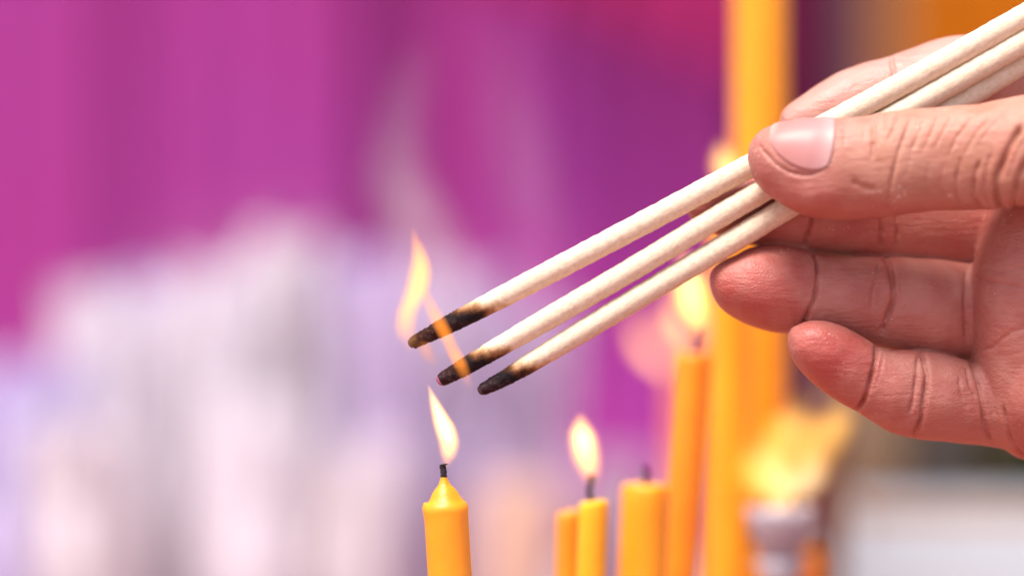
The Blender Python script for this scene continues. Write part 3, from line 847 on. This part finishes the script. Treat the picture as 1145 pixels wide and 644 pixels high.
def skin_material():
    m, nt, b = new_mat("skin")
    tc = N_(nt, "ShaderNodeTexCoord")
    def attr(nm):
        a = N_(nt, "ShaderNodeAttribute"); a.attribute_name = nm; return a.outputs["Fac"]
    def mix(fac, a, bb):
        x = N_(nt, "ShaderNodeMix", data_type='RGBA')
        for i, v in ((0, fac), (6, a), (7, bb)):
            if isinstance(v, tuple): x.inputs[i].default_value = (*v, 1)
            elif isinstance(v, float): x.inputs[i].default_value = v
            else: nt.links.new(v, x.inputs[i])
        return x.outputs[2]
    c = mix(attr("redness"), (0.43, 0.165, 0.128), (0.42, 0.080, 0.066))
    c = mix(attr("index_lit"), c, (0.50, 0.235, 0.195))
    c = mix(attr("tan"), c, (0.42, 0.178, 0.114))
    n1 = N_(nt, "ShaderNodeTexNoise"); n1.inputs["Scale"].default_value = 160; n1.inputs["Detail"].default_value = 5
    nt.links.new(tc.outputs["Object"], n1.inputs["Vector"])
    r1 = N_(nt, "ShaderNodeValToRGB"); r1.color_ramp.elements[0].position = .35; r1.color_ramp.elements[1].position = .7
    nt.links.new(n1.outputs["Fac"], r1.inputs[0])
    sc_ = N_(nt, "ShaderNodeMath", operation='MULTIPLY'); sc_.inputs[1].default_value = .42
    nt.links.new(r1.outputs[0], sc_.inputs[0])
    c = mix(sc_.outputs[0], c, (0.56, 0.28, 0.22))
    n0 = N_(nt, "ShaderNodeTexNoise"); n0.inputs["Scale"].default_value = 75; n0.inputs["Detail"].default_value = 6; n0.inputs["Roughness"].default_value = .65
    nt.links.new(tc.outputs["Object"], n0.inputs["Vector"])
    r0 = N_(nt, "ShaderNodeValToRGB"); r0.color_ramp.elements[0].position = .48; r0.color_ramp.elements[1].position = .72
    nt.links.new(n0.outputs["Fac"], r0.inputs[0])
    s0 = N_(nt, "ShaderNodeMath", operation='MULTIPLY'); s0.inputs[1].default_value = .5
    nt.links.new(r0.outputs[0], s0.inputs[0])
    c = mix(s0.outputs[0], c, (0.38, 0.080, 0.062))
    # flecks of dry skin and ash
    n2 = N_(nt, "ShaderNodeTexNoise"); n2.inputs["Scale"].default_value = 1500; n2.inputs["Detail"].default_value = 2
    nt.links.new(tc.outputs["Object"], n2.inputs["Vector"])
    n3 = N_(nt, "ShaderNodeTexNoise"); n3.inputs["Scale"].default_value = 130; n3.inputs["Detail"].default_value = 2
    nt.links.new(tc.outputs["Object"], n3.inputs["Vector"])
    ml = N_(nt, "ShaderNodeMath", operation='MULTIPLY'); nt.links.new(n2.outputs["Fac"], ml.inputs[0]); nt.links.new(n3.outputs["Fac"], ml.inputs[1])
    r2 = N_(nt, "ShaderNodeValToRGB"); r2.color_ramp.elements[0].position = .425; r2.color_ramp.elements[1].position = .47
    nt.links.new(ml.outputs[0], r2.inputs[0])
    s2 = N_(nt, "ShaderNodeMath", operation='MULTIPLY'); s2.inputs[1].default_value = .6
    nt.links.new(r2.outputs[0], s2.inputs[0])
    c = mix(s2.outputs[0], c, (0.75, 0.60, 0.52))
    nt.links.new(c, b.inputs["Base Color"])
    b.inputs["Subsurface Weight"].default_value = .3
    b.inputs["Subsurface Radius"].default_value = (1.0, .32, .16)
    b.inputs["Subsurface Scale"].default_value = .0011
    rm = N_(nt, "ShaderNodeMapRange"); rm.inputs[1].default_value = .3; rm.inputs[2].default_value = .7; rm.inputs[3].default_value = .36; rm.inputs[4].default_value = .58
    nt.links.new(n1.outputs["Fac"], rm.inputs[0]); nt.links.new(rm.outputs[0], b.inputs["Roughness"])
    b.inputs["Specular IOR Level"].default_value = .45
    vo = N_(nt, "ShaderNodeTexVoronoi", feature='DISTANCE_TO_EDGE'); vo.inputs["Scale"].default_value = 1500
    nz = N_(nt, "ShaderNodeTexNoise"); nz.inputs["Scale"].default_value = 900
    nt.links.new(tc.outputs["Object"], nz.inputs["Vector"])
    vm = N_(nt, "ShaderNodeVectorMath", operation='MULTIPLY_ADD'); vm.inputs[1].default_value = (.0009,)*3
    nt.links.new(nz.outputs["Color"], vm.inputs[0]); nt.links.new(tc.outputs["Object"], vm.inputs[2])
    nt.links.new(vm.outputs[0], vo.inputs["Vector"])
    b1 = N_(nt, "ShaderNodeBump"); b1.inputs["Strength"].default_value = .6; b1.inputs["Distance"].default_value = .00022
    nt.links.new(vo.outputs[0], b1.inputs["Height"])
    n4 = N_(nt, "ShaderNodeTexNoise"); n4.inputs["Scale"].default_value = 600; n4.inputs["Detail"].default_value = 5
    mp = N_(nt, "ShaderNodeMapping"); mp.inputs["Scale"].default_value = (.45, 1, 1.6)
    nt.links.new(tc.outputs["Object"], mp.inputs[0]); nt.links.new(mp.outputs[0], n4.inputs["Vector"])
    b2 = N_(nt, "ShaderNodeBump"); b2.inputs["Strength"].default_value = .6; b2.inputs["Distance"].default_value = .0005
    nt.links.new(n4.outputs["Fac"], b2.inputs["Height"]); nt.links.new(b1.outputs[0], b2.inputs["Normal"])
    m5 = N_(nt, "ShaderNodeMapping"); m5.inputs["Scale"].default_value = (.10, .6, 1)
    nt.links.new(tc.outputs["Object"], m5.inputs[0])
    n5 = N_(nt, "ShaderNodeTexNoise"); n5.inputs["Scale"].default_value = 1700; n5.inputs["Detail"].default_value = 3
    nt.links.new(m5.outputs[0], n5.inputs["Vector"])
    b3 = N_(nt, "ShaderNodeBump"); b3.inputs["Strength"].default_value = .35; b3.inputs["Distance"].default_value = .00025
    nt.links.new(n5.outputs["Fac"], b3.inputs["Height"]); nt.links.new(b2.outputs[0], b3.inputs["Normal"])
    nt.links.new(b3.outputs[0], b.inputs["Normal"])
    return m
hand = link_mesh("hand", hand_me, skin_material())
tag(hand, "bare right hand with palm towards us, pinching the three incense sticks", "hand")

def nail(f, x0, x1, th0, th1, lift, mat, name, nu=40, nv=40, rnd=.28):
    """A curved nail plate lying on a finger: x0 free edge, x1 root (photo px), th0..th1 degrees round the finger."""
    qs0, qs1 = f.s_of_px(x0), f.s_of_px(x1)
    top, bot, attr = [], [], []
    for iu in range(nu):
        for iv in range(nv):
            a, b = -1 + 2*iu/(nu-1), -1 + 2*iv/(nv-1)
            # square to rounded oblong
            a2 = a*math.sqrt(1 - rnd*b*b*.9); b2 = b*math.sqrt(1 - rnd*a*a*1.2 - (.18*(1 - a)/2))
            q = np.array([qs0 + (qs1 - qs0)*(a2 + 1)/2])
            C, A, B, Nn = f.at(q)
            th = R((th0 + th1)/2 + (th1 - th0)/2*b2)
            e = 2/2.15
            cc = math.copysign(abs(math.cos(th))**e, math.cos(th)); ss = math.copysign(abs(math.sin(th))**e, math.sin(th))
            rad = Nn[0]*cc*A[0] + np.array([0, -1., 0])*ss*B[0]
            u = rad/np.linalg.norm(rad)
            h = lift*(1 - .75*b2*b2 - .45*max(0, a2)**6)
            top.append(C[0] + rad + u*(h + .00012)); bot.append(C[0] + rad + u*(h - .0006)); attr.append((a2 + 1)/2)
    V = top + bot; n1 = nu*nv; F = []
    for iu in range(nu-1):
        for iv in range(nv-1):
            k = iu*nv + iv
            F.append((k, k+1, k+nv+1, k+nv)); F.append((n1+k, n1+k+nv, n1+k+nv+1, n1+k+1))
    for iu in range(nu-1):
        for iv in (0, nv-1):
            k = iu*nv + iv; F.append((k, k+nv, n1+k+nv, n1+k))
    for iv in range(nv-1):
        for iu in (0, nu-1):
            k = iu*nv + iv; F.append((k, k+1, n1+k+1, n1+k))
    o = mesh_from(name, V, F, mat, hand)
    at = o.data.attributes.new("root", 'FLOAT', 'POINT'); at.data.foreach_set("value", attr + attr)
    bm = bmesh.new(); bm.from_mesh(o.data); bmesh.ops.recalc_face_normals(bm, faces=bm.faces); bm.to_mesh(o.data); bm.free()
    return o
m, nt, b = new_mat("nail plate")
a_ = N_(nt, "ShaderNodeAttribute"); a_.attribute_name = "root"
cr = N_(nt, "ShaderNodeValToRGB"); e = cr.color_ramp.elements
e[0].position = 0; e[0].color = (.54, .33, .29, 1); e[1].position = 1; e[1].color = (.50, .26, .24, 1)
for p_, c_ in ((.10, (.47, .19, .17, 1)), (.5, (.47, .20, .19, 1)), (.70, (.48, .22, .21, 1)), (.90, (.51, .28, .27, 1))):
    x_ = e.new(p_); x_.color = c_
nt.links.new(a_.outputs["Fac"], cr.inputs[0]); nt.links.new(cr.outputs[0], b.inputs["Base Color"])
b.inputs["Roughness"].default_value = .42
b.inputs["Specular IOR Level"].default_value = .35
b.inputs["Subsurface Weight"].default_value = .2; b.inputs["Subsurface Scale"].default_value = .001
NAIL = m
nail(FO['thumb'], 850, 926, -28, 102, .00012, NAIL, "thumbnail")
nail(FO['pinky'], 882.5, 905, 215, 325, .0006, NAIL, "fingernail")

# ------------------------------------------------------------------ smoke drifting up behind the sticks
def smoke(pts, dens, seg=20):
    p0 = P(pts[0][0], pts[0][1], pts[0][3])
    W = [P(p[0], p[1], p[3]) - p0 for p in pts]
    H = W[-1].z
    zs = [v.z/H for v in W]; xs = [v.x for v in W]; rs = [MM(p[2], p[3]) for p in pts]
    tq = np.linspace(0, 1, 30)
    X, RR = pchip(zs, xs, tq), pchip(zs, rs, tq)
    V = [(X[i] + RR[i]*math.cos(2*math.pi*j/seg), .45*RR[i]*math.sin(2*math.pi*j/seg), tq[i]*H) for i in range(30) for j in range(seg)]
    m = bpy.data.materials.new("incense smoke"); m.use_nodes = True
    nt = m.node_tree; nt.nodes.clear()
    out = N_(nt, "ShaderNodeOutputMaterial"); tc = N_(nt, "ShaderNodeTexCoord"); sp = N_(nt, "ShaderNodeSeparateXYZ")
    nt.links.new(tc.outputs["Object"], sp.inputs[0])
    def M(op, a, b=None):
        n = N_(nt, "ShaderNodeMath", operation=op)
        for i, v in enumerate((a, b)):
            if v is None: continue
            if isinstance(v, (int, float)): n.inputs[i].default_value = v
            else: nt.links.new(v, n.inputs[i])
        return n.outputs[0]
    zt = M('DIVIDE', sp.outputs[2], H)
    def curve(yv):
        n = N_(nt, "ShaderNodeFloatCurve"); cu = n.mapping.curves[0]
        xq = np.linspace(0, 1, 11); yq = pchip(zs, yv, xq)
        cu.points[0].location = (0, float(yq[0])); cu.points[1].location = (1, float(yq[-1]))
        for x, y in list(zip(xq, yq))[1:-1]: cu.points.new(float(x), float(np.clip(y, 0, 1)))
        n.mapping.update(); nt.links.new(zt, n.inputs["Value"]); return n.outputs[0]
    xm = max(max(abs(x) for x in xs), 1e-4); rm = max(rs)
    dx = M('SUBTRACT', sp.outputs[0], M('MULTIPLY', M('SUBTRACT', curve([x/xm*.5+.5 for x in xs]), .5), 2*xm))
    rad = M('MULTIPLY', curve([r/rm for r in rs]), rm)
    dyv = M('DIVIDE', sp.outputs[1], .45)
    r2 = M('DIVIDE', M('ADD', M('MULTIPLY', dx, dx), M('MULTIPLY', dyv, dyv)), M('MULTIPLY', rad, rad))
    fall = M('POWER', M('MAXIMUM', M('SUBTRACT', 1.0, r2), 0.0), 1.5)
    no = N_(nt, "ShaderNodeTexNoise"); no.inputs["Scale"].default_value = 28; no.inputs["Detail"].default_value = 2
    mp = N_(nt, "ShaderNodeMapping"); mp.inputs["Scale"].default_value = (1, 1, .35)
    nt.links.new(tc.outputs["Object"], mp.inputs[0]); nt.links.new(mp.outputs[0], no.inputs["Vector"])
    d = M('MULTIPLY', M('MULTIPLY', fall, curve([p[4] for p in pts])), M('MULTIPLY', M('MAXIMUM', M('SUBTRACT', no.outputs["Fac"], .25), 0.0), dens*2.5))
    vs = N_(nt, "ShaderNodeVolumePrincipled")
    vs.inputs["Color"].default_value = (.97, .95, .97, 1)
    vs.inputs["Anisotropy"].default_value = -.3
    nt.links.new(d, vs.inputs["Density"])
    nt.links.new(vs.outputs[0], out.inputs["Volume"])
    o = mesh_from("smoke", V, ring_faces(30, seg), m)
    o.location = p0
    return tag(o, kind="stuff")
smoke([(520, 520, 40, 180, 0), (500, 430, 50, 180, .6), (492, 340, 70, 180, .9), (470, 255, 66, 180, 1), (442, 190, 50, 180, .8), (448, 120, 40, 180, .4), (474, 40, 40, 180, 0)], 46)
smoke([(250, 700, 210, 230, .8), (240, 560, 240, 230, 1), (235, 430, 240, 230, .8), (250, 330, 200, 230, .5), (280, 240, 150, 230, .15), (300, 170, 120, 230, 0)], 13)
smoke([(650, 470, 40, 260, 0), (625, 380, 52, 260, .6), (598, 270, 60, 260, .8), (580, 170, 56, 260, 1), (566, 90, 50, 260, .5), (560, 10, 50, 260, 0)], 12)
